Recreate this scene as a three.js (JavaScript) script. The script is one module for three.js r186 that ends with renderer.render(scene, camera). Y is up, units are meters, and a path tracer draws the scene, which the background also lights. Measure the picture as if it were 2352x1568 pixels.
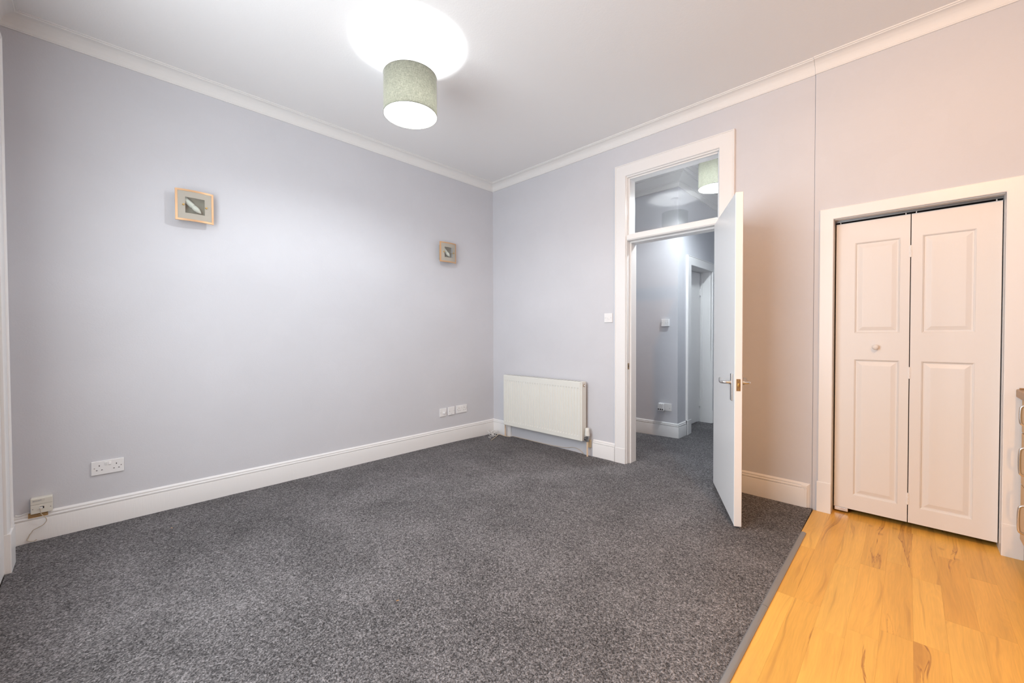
import * as THREE from 'three';
import { RoundedBoxGeometry } from 'three/addons/geometries/RoundedBoxGeometry.js';
import { mergeGeometries, toCreasedNormals } from 'three/addons/utils/BufferGeometryUtils.js';
import { RectAreaLightUniformsLib } from 'three/addons/lights/RectAreaLightUniformsLib.js';

// ---------------------------------------------------------------- camera, sky, lights, exposure
// room axes: left wall is x = 0, back wall is z = 0, carpet top is y = 0
const scene = new THREE.Scene();
const V3 = (x, y, z) => new THREE.Vector3(x, y, z);
const camera = new THREE.PerspectiveCamera(80.08, 2352 / 1568, 0.03, 60);
{
  const yaw = 0.77368, pitch = -0.01676, roll = -0.0036;
  const F = V3(-Math.sin(yaw) * Math.cos(pitch), Math.sin(pitch), -Math.cos(yaw) * Math.cos(pitch));
  const R = F.clone().cross(V3(0, 1, 0)).normalize(), U = R.clone().cross(F);
  camera.position.set(3.489, 1.14, 3.2576);
  camera.up.copy(U.multiplyScalar(Math.cos(roll)).addScaledVector(R, -Math.sin(roll)));
  camera.lookAt(camera.position.clone().add(F));
}
const renderer = new THREE.WebGLRenderer({ antialias: true });
renderer.toneMapping = THREE.LinearToneMapping;
renderer.toneMappingExposure = 1.02;
renderer.shadowMap.enabled = true;
RectAreaLightUniformsLib.init();
scene.background = new THREE.Color().setRGB(0.75, 0.86, 1.0);       // overcast sky outside the window
const WIN = { x0: 1.16, x1: 2.95, y0: 0.62, y1: 2.5 };
const daylight = new THREE.RectAreaLight(new THREE.Color().setRGB(0.9, 0.97, 1.02), 6.5, WIN.x1 - WIN.x0 - 0.1, WIN.y1 - WIN.y0 - 0.1);
daylight.position.set((WIN.x0 + WIN.x1) / 2, (WIN.y0 + WIN.y1) / 2, 3.62);
daylight.lookAt(daylight.position.x, daylight.position.y, 0);
daylight.name = 'window_daylight';
scene.add(daylight);
const PENDANT_I = 2.9, HALL_I = 4.8, KITCHEN_I = 6.4;
const COOL = [0.93, 0.97, 1.0], WARM = [1.0, 0.49, 0.15];

// ---------------------------------------------------------------- helpers
const C = (r, g, b) => new THREE.Color().setRGB(r, g, b);
let seed = 7;
const rnd = () => { seed = (seed * 1664525 + 1013904223) >>> 0; return seed / 4294967296; };
const used = {};
function numbered(n) { const k = used[n] = (used[n] ?? -1) + 1; return k ? n + '_' + String(k).padStart(3, '0') : n; }
function tag(o, label, category, group, kind) {
  o.userData.label = label; o.userData.category = category;
  if (group) o.userData.group = group;
  if (kind) o.userData.kind = kind;
  return o;
}
const shade = (m) => { m.castShadow = true; m.receiveShadow = true; return m; };
function part(name, g, m, parent) { const o = shade(new THREE.Mesh(g, m)); o.name = name; parent.add(o); return o; }
function top(name, g, m, label, category, group, kind) { const o = shade(new THREE.Mesh(g, m)); o.name = numbered(name); scene.add(o); return tag(o, label, category, group, kind); }
function thing(name, label, category, pos = [0, 0, 0], turn = 0, group, kind) {
  const o = new THREE.Group(); o.name = numbered(name); o.position.set(...pos); o.rotation.y = turn; scene.add(o);
  return tag(o, label, category, group, kind);
}
// uv in metres, from the axis each face looks along
function uvm(g) {
  g = g.index ? g.toNonIndexed() : g;
  const p = g.attributes.position, uv = new Float32Array(p.count * 2), a = V3(), b = V3(), c = V3();
  for (let i = 0; i < p.count; i += 3) {
    a.fromBufferAttribute(p, i); b.fromBufferAttribute(p, i + 1); c.fromBufferAttribute(p, i + 2);
    const n = b.clone().sub(a).cross(c.clone().sub(a)), x = Math.abs(n.x), y = Math.abs(n.y), z = Math.abs(n.z);
    [a, b, c].forEach((v, k) => {
      const [s, t] = y >= x && y >= z ? [v.x, v.z] : x >= z ? [v.z, v.y] : [v.x, v.y];
      uv[(i + k) * 2] = s; uv[(i + k) * 2 + 1] = t;
    });
  }
  g.setAttribute('uv', new THREE.BufferAttribute(uv, 2));
  return g;
}
// box from corner to corner, edges rounded by r
function bx(x0, x1, y0, y1, z0, z1, r = 0) {
  const w = Math.abs(x1 - x0), h = Math.abs(y1 - y0), d = Math.abs(z1 - z0);
  const g = r ? new RoundedBoxGeometry(w, h, d, 2, Math.min(r, w / 2.01, h / 2.01, d / 2.01)) : new THREE.BoxGeometry(w, h, d);
  g.translate((x0 + x1) / 2, (y0 + y1) / 2, (z0 + z1) / 2);
  return uvm(g);
}
const join = (...gs) => mergeGeometries(gs.map((g) => { const h = g.index ? g.toNonIndexed() : g; for (const k of Object.keys(h.attributes)) if (!['position', 'normal', 'uv'].includes(k)) h.deleteAttribute(k); return h; }));
function cyl(r0, r1, h, x, y, z, axis = 'y', n = 24) {
  const g = new THREE.CylinderGeometry(r1, r0, h, n);
  if (axis === 'x') g.rotateZ(-Math.PI / 2);
  if (axis === 'z') g.rotateX(Math.PI / 2);
  return uvm(g.translate(x, y, z));
}
function lathe(pts, n = 48) { return new THREE.LatheGeometry(pts.map(([r, y]) => new THREE.Vector2(r, y)), n); }
function tube(pts, r, n = 40, rad = 8) { return new THREE.TubeGeometry(new THREE.CatmullRomCurve3(pts.map((p) => V3(...p)), false, 'centripetal'), n, r, rad, false); }
// a moulding: profile [[offset from the path, height]] swept along a flat polyline with mitred corners
// path: [[a, b]...]; side +1 offsets to the left of travel; pre / post: neighbouring points that only set the end mitres
function moulding(path, profile, side, to3D, { pre, post, crease = 0.5 } = {}) {
  const pts = [...(pre ? [pre] : []), ...path, ...(post ? [post] : [])], first = pre ? 1 : 0, rows = [];
  const nor = (p, q) => { const dx = q[0] - p[0], dy = q[1] - p[1], l = Math.hypot(dx, dy); return [-dy / l * side, dx / l * side]; };
  for (let i = first; i < first + path.length; i++) {
    const n1 = i > 0 ? nor(pts[i - 1], pts[i]) : null, n2 = i < pts.length - 1 ? nor(pts[i], pts[i + 1]) : null;
    let m = n1 ?? n2;
    if (n1 && n2) { const k = 1 + n1[0] * n2[0] + n1[1] * n2[1]; m = [(n1[0] + n2[0]) / k, (n1[1] + n2[1]) / k]; }
    rows.push(profile.map(([u, w]) => to3D(pts[i][0] + m[0] * u, pts[i][1] + m[1] * u, w)));
  }
  const pos = [], tri = (a, b, c) => pos.push(...a, ...b, ...c), N = profile.length;
  for (let i = 0; i + 1 < rows.length; i++) for (let k = 0; k < N; k++) {
    const l = (k + 1) % N;
    tri(rows[i][k], rows[i][l], rows[i + 1][l]); tri(rows[i][k], rows[i + 1][l], rows[i + 1][k]);
  }
  const cap = THREE.ShapeUtils.triangulateShape(profile.map(([u, w]) => new THREE.Vector2(u, w)), []);
  for (const [a, b, c] of cap) { tri(rows[0][a], rows[0][b], rows[0][c]); const r = rows[rows.length - 1]; tri(r[a], r[c], r[b]); }
  let g = new THREE.BufferGeometry();
  g.setAttribute('position', new THREE.BufferAttribute(new Float32Array(pos), 3));
  // turn outwards if the winding came out inside
  const q = g.attributes.position; let vol = 0; const a = V3(), b = V3(), c = V3();
  for (let i = 0; i < q.count; i += 3) { a.fromBufferAttribute(q, i); b.fromBufferAttribute(q, i + 1); c.fromBufferAttribute(q, i + 2); vol += a.dot(b.cross(c)); }
  if (vol < 0) for (let i = 0; i < q.count; i += 3) for (let k = 0; k < 3; k++) { const t = q.array[(i + 1) * 3 + k]; q.array[(i + 1) * 3 + k] = q.array[(i + 2) * 3 + k]; q.array[(i + 2) * 3 + k] = t; }
  g.computeVertexNormals();
  return uvm(toCreasedNormals(g, crease));
}
const onFloor = (x, z, w) => [x, w, z];                       // paths drawn in plan
const onWall = (z0, s = 1) => (x, y, w) => [x, y, z0 + s * w];   // paths drawn on a wall that faces z
const onSide = (x0, s = 1) => (z, y, w) => [x0 + s * w, y, z];   // paths drawn on a wall that faces x

// ---------------------------------------------------------------- noise and textures
function hash(x, y, s) { let h = (x * 374761393 + y * 668265263 + s * 2147483647) | 0; h = Math.imul(h ^ (h >>> 13), 1274126177); return ((h ^ (h >>> 16)) >>> 0) / 4294967296; }
// value noise that repeats after (px, py) cells
function vn(x, y, px, py, s) {
  const xi = Math.floor(x), yi = Math.floor(y), fx = x - xi, fy = y - yi, u = fx * fx * (3 - 2 * fx), v = fy * fy * (3 - 2 * fy);
  const m = (a, n) => ((a % n) + n) % n, x0 = m(xi, px), x1 = m(xi + 1, px), y0 = m(yi, py), y1 = m(yi + 1, py);
  const a = hash(x0, y0, s), b = hash(x1, y0, s), c = hash(x0, y1, s), d = hash(x1, y1, s);
  return a + (b - a) * u + (c - a) * v + (a - b - c + d) * u * v;
}
function fbm(x, y, px, py, s, o = 3) { let t = 0, k = 0.5, n = 0; for (let i = 0; i < o; i++) { t += k * vn(x, y, px, py, s + i * 17); n += k; x *= 2; y *= 2; px *= 2; py *= 2; k *= 0.5; } return t / n; }
function texture(w, h, sizeX, sizeY, f, srgb) {
  const d = new Uint8Array(w * h * 4);
  for (let j = 0; j < h; j++) for (let i = 0; i < w; i++) {
    const v = f(i / w, j / h, i, j), o = (j * w + i) * 4;
    if (typeof v === 'number') d[o] = d[o + 1] = d[o + 2] = Math.max(0, Math.min(255, v * 255));
    else for (let k = 0; k < 3; k++) d[o + k] = Math.max(0, Math.min(255, v[k] * 255));
    d[o + 3] = 255;
  }
  const t = new THREE.DataTexture(d, w, h, THREE.RGBAFormat);
  t.wrapS = t.wrapT = THREE.RepeatWrapping; t.magFilter = THREE.LinearFilter; t.minFilter = THREE.LinearMipmapLinearFilter; t.generateMipmaps = true;
  t.repeat.set(1 / sizeX, 1 / sizeY);
  if (srgb) t.colorSpace = THREE.SRGBColorSpace;
  t.needsUpdate = true;
  return t;
}
const std = (o) => new THREE.MeshStandardMaterial(o), phys = (o) => new THREE.MeshPhysicalMaterial(o);

// lining paper under paint: fibre relief and a raised butt seam every 53 cm
const paperBump = texture(1024, 1024, 0.53, 0.53, (u, v) => {
  const n = fbm(u * 90, v * 90, 90, 90, 3, 3) * 0.5 + fbm(u * 8, v * 8, 8, 8, 9, 2) * 0.35, s = Math.min(u, 1 - u);
  return n * 0.8 + (s < 0.003 ? 0.2 * (1 - s / 0.003) : 0);
});
paperBump.offset.set(0.008 / 0.53, 0);
const paintBump = texture(512, 512, 0.4, 0.4, (u, v) => fbm(u * 60, v * 60, 60, 60, 21, 3) * 0.6 + fbm(u * 7, v * 7, 7, 7, 5, 2) * 0.4);
const brushBump = texture(512, 512, 0.3, 0.3, (u, v) => fbm(u * 70, v * 6, 70, 6, 31, 3) * 0.6 + fbm(u * 12, v * 12, 12, 12, 8, 2) * 0.4);
const wallMap = texture(512, 512, 2.65, 2.65, (u, v) => { const n = 0.972 + 0.028 * fbm(u * 9, v * 9, 9, 9, 40, 4); return [n, n, n]; }, true);
// twist-pile carpet: heathered yarn of three greys, tuft relief, patches where the pile lies differently
const carpetH = new Float32Array(2048 * 2048);
const carpetMap = texture(2048, 2048, 2.2, 2.2, (u, v, i, j) => {
  const wx = (vn(u * 500, v * 500, 500, 500, 61) - 0.5) * 1.2, wy = (vn(u * 500, v * 500, 500, 500, 62) - 0.5) * 1.2;
  const a = vn(u * 620 + wx, v * 620 + wy, 620, 620, 63), b = vn(u * 330 + wy, v * 330 + wx, 330, 330, 64), c = hash(i, j, 65);
  const patch = fbm(u * 9, v * 9, 9, 9, 66, 4), heather = vn(u * 760, v * 760, 760, 760, 67);
  carpetH[j * 2048 + i] = a * 0.65 + b * 0.35;
  let k = 0.372 + 0.33 * (a - 0.5) + 0.16 * (b - 0.5) + 0.07 * (c - 0.5) + 0.13 * (patch - 0.5) + (heather > 0.8 ? 0.1 : heather < 0.2 ? -0.07 : 0);
  k = Math.max(0.07, k);
  return [k * 1.02 + 0.012, k * 1.0 + 0.01, k * 1.0 + 0.014];
}, true);
const carpetBump = texture(2048, 2048, 2.2, 2.2, (u, v, i, j) => carpetH[j * 2048 + i]);
// maple-look laminate: fine lengthwise grain (along v), soft cloud tone, thin dark veins gathered in flames
const woodMap = texture(1024, 2048, 1.024, 2.048, (u, v) => {
  const warp = (fbm(u * 9, v * 4, 9, 4, 71, 3) - 0.5);
  const grain = fbm(u * 150 + warp * 6, v * 7, 150, 7, 72, 2), fine = vn(u * 420, v * 40, 420, 40, 73), cloud = fbm(u * 12 + warp, v * 4, 12, 4, 74, 3);
  const f = fbm(u * 20 + warp * 2.2, v * 2, 20, 2, 75, 5), where = fbm(u * 13, v * 3, 13, 3, 76, 2);
  const gate = Math.max(0, Math.min(1, (where - 0.5) * 7));
  const vein = Math.max(0, 1 - Math.abs(f - 0.5) / 0.009) * gate, halo = Math.max(0, 1 - Math.abs(f - 0.53) / 0.05) * gate;
  const ring = 0.5 + 0.5 * Math.sin((f * 46 + warp * 4) * 2.2);
  const l = 0.965 + 0.06 * (grain - 0.5) + 0.03 * (fine - 0.5) + 0.12 * (cloud - 0.5) + 0.02 * (ring - 0.5);
  const st = Math.max(0, vn(u * 88 + warp * 7, v * 6, 88, 6, 77) - 0.72) / 0.28 * Math.max(0, Math.min(1, (fbm(u * 11, v * 4, 11, 4, 78, 2) - 0.42) * 6));
  const fleck = Math.max(0, vn(u * 60 + warp * 9, v * 22, 60, 22, 79) - 0.9) * 8 * gate;
  const d = 1 - 0.17 * halo - 0.34 * vein - 0.12 * st - 0.2 * fleck;
  return [0.945 * l * (1 - (1 - d) * 0.72), 0.738 * l * (1 - (1 - d) * 0.95), 0.36 * l * (1 - (1 - d) * 1.0)];
}, true);
const oakMap = texture(256, 512, 0.25, 0.6, (u, v) => { const g = fbm(u * 46, v * 4, 46, 4, 81, 3), l = 0.94 + 0.12 * (g - 0.5); return [0.9 * l, 0.76 * l, 0.57 * l]; }, true);
const linenMap = texture(1024, 1024, 0.16, 0.16, (u, v) => {
  const a = vn(u * 18, v * 210, 18, 210, 91), b = vn(u * 210, v * 18, 210, 18, 92), c = fbm(u * 20, v * 20, 20, 20, 93, 2), l = 0.58 + 0.17 * (a - 0.5) + 0.17 * (b - 0.5) + 0.03 * (c - 0.5);
  return [l * 0.985, l * 0.985, l * 0.9];
}, true);

const M = {
  wall: std({ name: 'lilac grey emulsion', color: C(0.665, 0.665, 0.7), map: wallMap, roughness: 0.62, bumpMap: paperBump, bumpScale: 0.0006 }),
  ceiling: std({ name: 'ceiling white', color: C(0.88, 0.87, 0.865), roughness: 0.85, bumpMap: paintBump, bumpScale: 0.0006 }),
  cornice: std({ name: 'cornice white', color: C(0.83, 0.818, 0.805), roughness: 0.7 }),
  trim: std({ name: 'gloss white woodwork', color: C(0.85, 0.838, 0.832), roughness: 0.32, bumpMap: brushBump, bumpScale: 0.0004 }),
  closet: std({ name: 'moulded door white', color: C(0.79, 0.772, 0.762), roughness: 0.42, bumpMap: brushBump, bumpScale: 0.0004 }),
  carpet: std({ name: 'charcoal heather carpet', map: carpetMap, roughness: 1, bumpMap: carpetBump, bumpScale: 0.006 }),
  sub: std({ name: 'dark floorboard', color: C(0.05, 0.042, 0.036), roughness: 0.9 }),
  rad: std({ name: 'ivory enamel', color: C(0.79, 0.79, 0.74), roughness: 0.35 }),
  plastic: std({ name: 'white plastic', color: C(0.86, 0.85, 0.85), roughness: 0.3 }),
  cream: std({ name: 'aged cream plastic', color: C(0.8, 0.77, 0.69), roughness: 0.4 }),
  slot: std({ name: 'dark hole', color: C(0.03, 0.022, 0.025), roughness: 0.8 }),
  screw: std({ name: 'grey screw', color: C(0.4, 0.36, 0.36), roughness: 0.4, metalness: 0.6 }),
  chrome: std({ name: 'satin chrome', color: C(0.72, 0.7, 0.68), roughness: 0.24, metalness: 1 }),
  brass: std({ name: 'brass', color: C(0.72, 0.5, 0.2), roughness: 0.3, metalness: 1 }),
  tarnish: std({ name: 'tarnished latch plate', color: C(0.36, 0.24, 0.12), roughness: 0.5, metalness: 0.7 }),
  copper: std({ name: 'painted copper pipe', color: C(0.72, 0.55, 0.4), roughness: 0.45 }),
  steel: std({ name: 'grey steel', color: C(0.28, 0.29, 0.3), roughness: 0.35, metalness: 0.9 }),
  strip: std({ name: 'grey threshold metal', color: C(0.3, 0.29, 0.28), roughness: 0.45, metalness: 0.4 }),
  oak: std({ name: 'light oak cabinet', map: oakMap, color: C(0.9, 0.85, 0.78), roughness: 0.5 }),
  worktop: std({ name: 'brown laminate worktop', map: oakMap, color: C(0.5, 0.42, 0.36), roughness: 0.4 }),
  frost: phys({ name: 'taupe frosted glass', color: C(0.5, 0.46, 0.39), roughness: 0.5, transmission: 0.12, thickness: 0 }),
  bronze: std({ name: 'copper lamp border', color: C(0.66, 0.4, 0.22), roughness: 0.4, metalness: 0.35 }),
  pane: phys({ name: 'window glass', color: C(1, 1, 1), roughness: 0, transmission: 1, thickness: 0, ior: 1.75 }),
  clear: phys({ name: 'clear lamp glass', color: C(0.95, 0.97, 0.95), roughness: 0.03, transmission: 1, thickness: 0 }),
  bare: std({ name: 'bare tan wood', color: C(0.46, 0.29, 0.12), roughness: 0.7 }),
  lampBack: std({ name: 'grey lamp back plate', color: C(0.4, 0.37, 0.33), roughness: 0.5 }),
  grille: std({ name: 'grille shade grey', color: C(0.45, 0.45, 0.42), roughness: 0.6 }),
  bulbOff: std({ name: 'opal bulb unlit', color: C(0.82, 0.81, 0.78), roughness: 0.25 }),
  fabric: phys({ name: 'sage linen shade', map: linenMap, color: C(0.64, 0.63, 0.6), roughness: 1, transmission: 0.3, thickness: 0 }),
  lining: phys({ name: 'white shade lining', color: C(0.85, 0.85, 0.84), roughness: 1, transmission: 0.25, thickness: 0 }),
  bulb: std({ name: 'lit bulb', color: C(1, 1, 1), emissive: C(...COOL), emissiveIntensity: 6, roughness: 0.4 }),
  warmBulb: std({ name: 'lit warm bulb', color: C(1, 1, 1), emissive: C(...WARM), emissiveIntensity: 8, roughness: 0.4 }),
  cable: std({ name: 'white cable', color: C(0.8, 0.78, 0.76), roughness: 0.4 }),
  tan: std({ name: 'tan flex', color: C(0.6, 0.5, 0.38), roughness: 0.5 }),
  card: std({ name: 'pale wood block', color: C(0.66, 0.55, 0.36), roughness: 0.7 }),
};
const plankTones = [[1, 1, 1], [0.96, 0.91, 0.84], [1.0, 0.98, 0.95], [0.91, 0.84, 0.75], [0.98, 0.94, 0.88]].map((t, i) => phys({ name: 'maple laminate ' + i, map: woodMap, color: C(...t), roughness: 0.42, clearcoat: 0.15, clearcoatRoughness: 0.25 }));

// ---------------------------------------------------------------- the room
const CEIL = 2.88, HALLCEIL = 2.95, END = 3.6, RIGHT = 4.5, THICK = 0.13;
function wallShape(pts, z0, depth) {
  const s = new THREE.Shape(pts.map(([x, y]) => new THREE.Vector2(x, y)));
  return uvm(new THREE.ExtrudeGeometry(s, { depth, bevelEnabled: false }).translate(0, 0, z0));
}
const floor = thing('floor', 'dark boarded floor under the grey carpet and the maple laminate', 'floor', [0, 0, 0], 0, null, 'structure');
part('subfloor', bx(-0.3, RIGHT, -0.1, -0.012, -3.4, END + 0.1), M.sub, floor);

top('wall_left', bx(-0.15, 0, -0.1, CEIL + 0.12, -THICK, END + 0.3), M.wall, 'long lilac grey papered wall carrying the two square wall lights', 'wall', null, 'structure');
const DOOR = { x0: 1.7, x1: 2.487, y1: 2.53 };
top('wall_back', wallShape([[0, -0.1], [DOOR.x0, -0.1], [DOOR.x0, DOOR.y1], [DOOR.x1, DOOR.y1], [DOOR.x1, -0.1], [3.044, -0.1], [3.044, CEIL + 0.12], [0, CEIL + 0.12]], -THICK, THICK), M.wall, 'lilac grey wall with the hall doorway and the radiator', 'wall', null, 'structure');
const CL = { x0: 3.146, x1: 3.838, y1: 1.856 };
top('wall_pantry', uvm(new THREE.ExtrudeGeometry(new THREE.Shape([[3.0455, -0.1], [CL.x0 - 0.014, -0.1], [CL.x0 - 0.014, CL.y1 + 0.014], [CL.x1 + 0.014, CL.y1 + 0.014], [CL.x1 + 0.014, -0.1], [RIGHT + 0.15, -0.1], [RIGHT + 0.15, CEIL + 0.12], [3.0455, CEIL + 0.12]].map(([x, y]) => new THREE.Vector2(x, y))), { depth: THICK, bevelEnabled: true, bevelThickness: 0.005, bevelSize: 0.004, bevelOffset: -0.004, bevelSegments: 3 }).translate(0, 0, -THICK)), M.wall,
  'lilac grey wall section around the white folding cupboard doors', 'wall', null, 'structure');
part('joint_backing', bx(3.03, 3.07, -0.01, CEIL + 0.02, -0.03, -0.006), M.wall, scene.getObjectByName('wall_pantry'));
{
  const s = new THREE.Shape([[-0.15, -0.1], [RIGHT + 0.15, -0.1], [RIGHT + 0.15, CEIL + 0.12], [-0.15, CEIL + 0.12]].map(([x, y]) => new THREE.Vector2(x, y)));
  s.holes.push(new THREE.Path([[WIN.x0, WIN.y0], [WIN.x0, WIN.y1], [WIN.x1, WIN.y1], [WIN.x1, WIN.y0]].map(([x, y]) => new THREE.Vector2(x, y))));
  top('wall_front', uvm(new THREE.ExtrudeGeometry(s, { depth: 0.3, bevelEnabled: false }).translate(0, 0, END)), M.wall, 'lilac grey outside wall holding the tall window', 'wall', null, 'structure');
}
top('wall_right', bx(RIGHT, RIGHT + 0.15, -0.1, CEIL + 0.12, -THICK, END + 0.3), M.wall, 'lilac grey wall behind the oak kitchen units', 'wall', null, 'structure');
top('ceiling', bx(-0.15, RIGHT + 0.15, CEIL, CEIL + 0.12, -THICK, END + 0.3), M.ceiling, 'flat white ceiling over the living room and kitchen', 'ceiling', null, 'structure');

// coved cornice
const cove = [[-0.01, CEIL + 0.004], [-0.01, 2.8], [0.007, 2.8], [0.007, 2.806]];
for (let i = 0; i <= 12; i++) { const a = i / 12 * Math.PI / 2; cove.push([0.009 + 0.056 * (1 - Math.cos(a)), 2.808 + 0.06 * Math.sin(a)]); }
cove.push([0.067, 2.873], [0.075, 2.873], [0.075, CEIL + 0.004]);
top('trim_1', moulding([[0, END], [0, 0]], cove, 1, onFloor, { pre: [RIGHT, END], post: [RIGHT, 0] }), M.cornice, 'white coved cornice along the top of the wall with square lights', 'cornice', null, 'structure').geometry.computeBoundingBox();
top('trim_2', moulding([[0, 0], [3.044, 0]], cove, 1, onFloor, { pre: [0, END] }), M.cornice, 'white coved cornice above the hall doorway', 'cornice', null, 'structure');
top('trim_3', moulding([[3.0455, 0.006], [RIGHT, 0.006]], cove, 1, onFloor, { post: [RIGHT, END] }), M.cornice, 'white coved cornice above the folding cupboard doors', 'cornice', null, 'structure');
top('trim_4', moulding([[RIGHT, 0], [RIGHT, END], [0, END]], cove, 1, onFloor, { pre: [0, 0], post: [0, 0] }), M.cornice, 'white coved cornice over the kitchen units and the window', 'cornice', null, 'structure');

// skirting
const skirt = [[-0.005, -0.012], [0.021, -0.012], [0.021, 0.116], [0.02, 0.119], [0.014, 0.1205], [0.0145, 0.1225], [0.018, 0.124], [0.0195, 0.128], [0.019, 0.132], [0.0155, 0.1355], [0.01, 0.1365], [0.0095, 0.1395], [0.013, 0.1415], [0.013, 0.146], [0.009, 0.151], [0.003, 0.1555], [-0.005, 0.1555]];
const skirtOpt = { crease: 0.4 };
top('baseboard_left', moulding([[0, END], [0, 0]], skirt, 1, onFloor, { pre: [1, END], post: [1, 0], ...skirtOpt }), M.trim, 'long white moulded skirting board under the two square wall lights', 'skirting board', null, 'structure');
{
  const up = skirt.slice(8, 16).map(([d, y]) => [d + 0.0006, y + 0.0006]);
  part('bare_wood_patch', moulding([[0, 3.535], [0, 3.462]], [...up, [0.0, 0.15], [0.0, 0.135]], 1, onFloor, skirtOpt), M.bare, scene.getObjectByName('baseboard_left')).userData.label = 'tan bare wood where the paint has worn off';
}
top('baseboard_back', moulding([[0, 0], [0.3, 0]], skirt, 1, onFloor, { pre: [0, 1], ...skirtOpt }), M.trim, 'short white skirting piece between the corner and the radiator', 'skirting board', null, 'structure');
top('baseboard_back', moulding([[1.378, 0], [1.606, 0]], skirt, 1, onFloor, skirtOpt), M.trim, 'short white skirting piece between the radiator valve and the doorway', 'skirting board', null, 'structure');
{
  const b = thing('baseboard_back', 'white skirting piece between the open door and the folding cupboard doors', 'skirting board', [0, 0, 0], 0, null, 'structure');
  part('board', moulding([[2.58, 0], [3.0, 0]], skirt, 1, onFloor, { post: [3.0, -1], ...skirtOpt }), M.trim, b);
  part('end_return', moulding([[3.035, -0.012], [3.035, 0.155], [2.99, 0.155]], [[0, -0.004], [0, 0.004], [0.005, 0.01], [0.012, 0.0145], [0.013, 0.0165], [0.0175, 0.0165], [0.019, 0.0215], [0.028, 0.0215], [0.031, 0.019], [0.034, 0.0205], [0.04, 0.0205], [0.04, -0.004]], 1, onWall(0), { crease: 0.4 }), M.trim, b);
}
top('baseboard_front', moulding([[0.24, END], [0, END]], skirt, 1, onFloor, { post: [0, 0], ...skirtOpt }), M.trim, 'short white skirting piece beside the window casing', 'skirting board', null, 'structure');

// ---------------------------------------------------------------- carpet and laminate
function ragged(a, b, n, out, amp, s) {
  const r = [];
  for (let i = 0; i < n; i++) { const t = i / n, k = (fbm(t * n * 0.35, s, 999, 999, s, 2) - 0.5) * 2 * amp + (hash(i, s, 5) - 0.5) * amp * 0.5; r.push([a[0] + (b[0] - a[0]) * t + out[0] * k, a[1] + (b[1] - a[1]) * t + out[1] * k]); }
  return r;
}
function carpetGeo(pts) {
  const s = new THREE.Shape(pts.map(([x, z]) => new THREE.Vector2(x, z)));
  return uvm(new THREE.ExtrudeGeometry(s, { depth: 0.008, bevelEnabled: true, bevelThickness: 0.002, bevelSize: 0.002, bevelOffset: -0.002, bevelSegments: 1 }).rotateX(Math.PI / 2).translate(0, -0.002, 0));
}
{
  const pts = [
    ...ragged([0.022, END - 0.05], [0.022, 0.75], 90, [1, 0], 0.003, 3), [0.024, 0.7], [0.03, 0.5], [0.033, 0.42], [0.045, 0.3], [0.055, 0.2], [0.05, 0.12], [0.062, 0.06],
    [0.1, 0.052], [0.16, 0.04], [0.22, 0.045], [0.25, 0.04], [0.28, 0.045], [0.31, 0.02],
    ...ragged([0.32, 0.01], [1.2, 0.01], 40, [0, 1], 0.005, 8), [1.22, 0.02], [1.27, 0.02], [1.3, 0.04], [1.33, 0.045], [1.36, 0.05], [1.375, 0.035],
    ...ragged([1.39, 0.024], [1.6, 0.024], 10, [0, 1], 0.002, 9), [1.612, 0.03], [1.716, 0.032], [1.722, -0.02], [1.733, -0.026],
    ...ragged([1.736, -0.03], [2.45, -0.03], 34, [0, 1], 0.003, 11), [2.456, -0.026], [2.47, 0.03], [2.585, 0.032],
    ...ragged([2.6, 0.024], [3.03, 0.024], 16, [0, 1], 0.002, 12), [3.04, 0.008], ...ragged([3.05, 0.004], [3.053, 0.45], 12, [1, 0], 0.0015, 13), [3.058, 0.46], [3.06, END - 0.02], [0.03, END - 0.02],
  ];
  top('carpet', carpetGeo(pts), M.carpet, 'charcoal grey speckled fitted carpet covering the living area', 'carpet');
  const hall = [[1.736, -0.034], ...ragged([1.74, -0.034], [2.455, -0.034], 30, [0, 1], 0.003, 14), [2.456, -0.034], [2.456, -0.14], [2.7, -0.14], [2.7, -3.18], [1.706, -3.18], [1.706, -2.33], [1.71, -2.3], [1.69, -2.22], [1.54, -2.22], [1.54, -1.55], [1.7, -1.55], [1.712, -1.4],
    ...ragged([1.704, -1.36], [1.704, -1.2], 6, [1, 0], 0.002, 15), [1.7, -1.172], ...ragged([1.66, -1.166], [1.25, -1.13], 22, [0, 1], 0.009, 16), ...ragged([1.25, -1.12], [0.45, -1.13], 20, [0, 1], 0.007, 18), [0.4, -1.1], [0.4, -0.15], [1.736, -0.14]];
  top('carpet', carpetGeo(hall), M.carpet, 'dark grey carpet of the hall beyond the open door', 'carpet');
}
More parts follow.
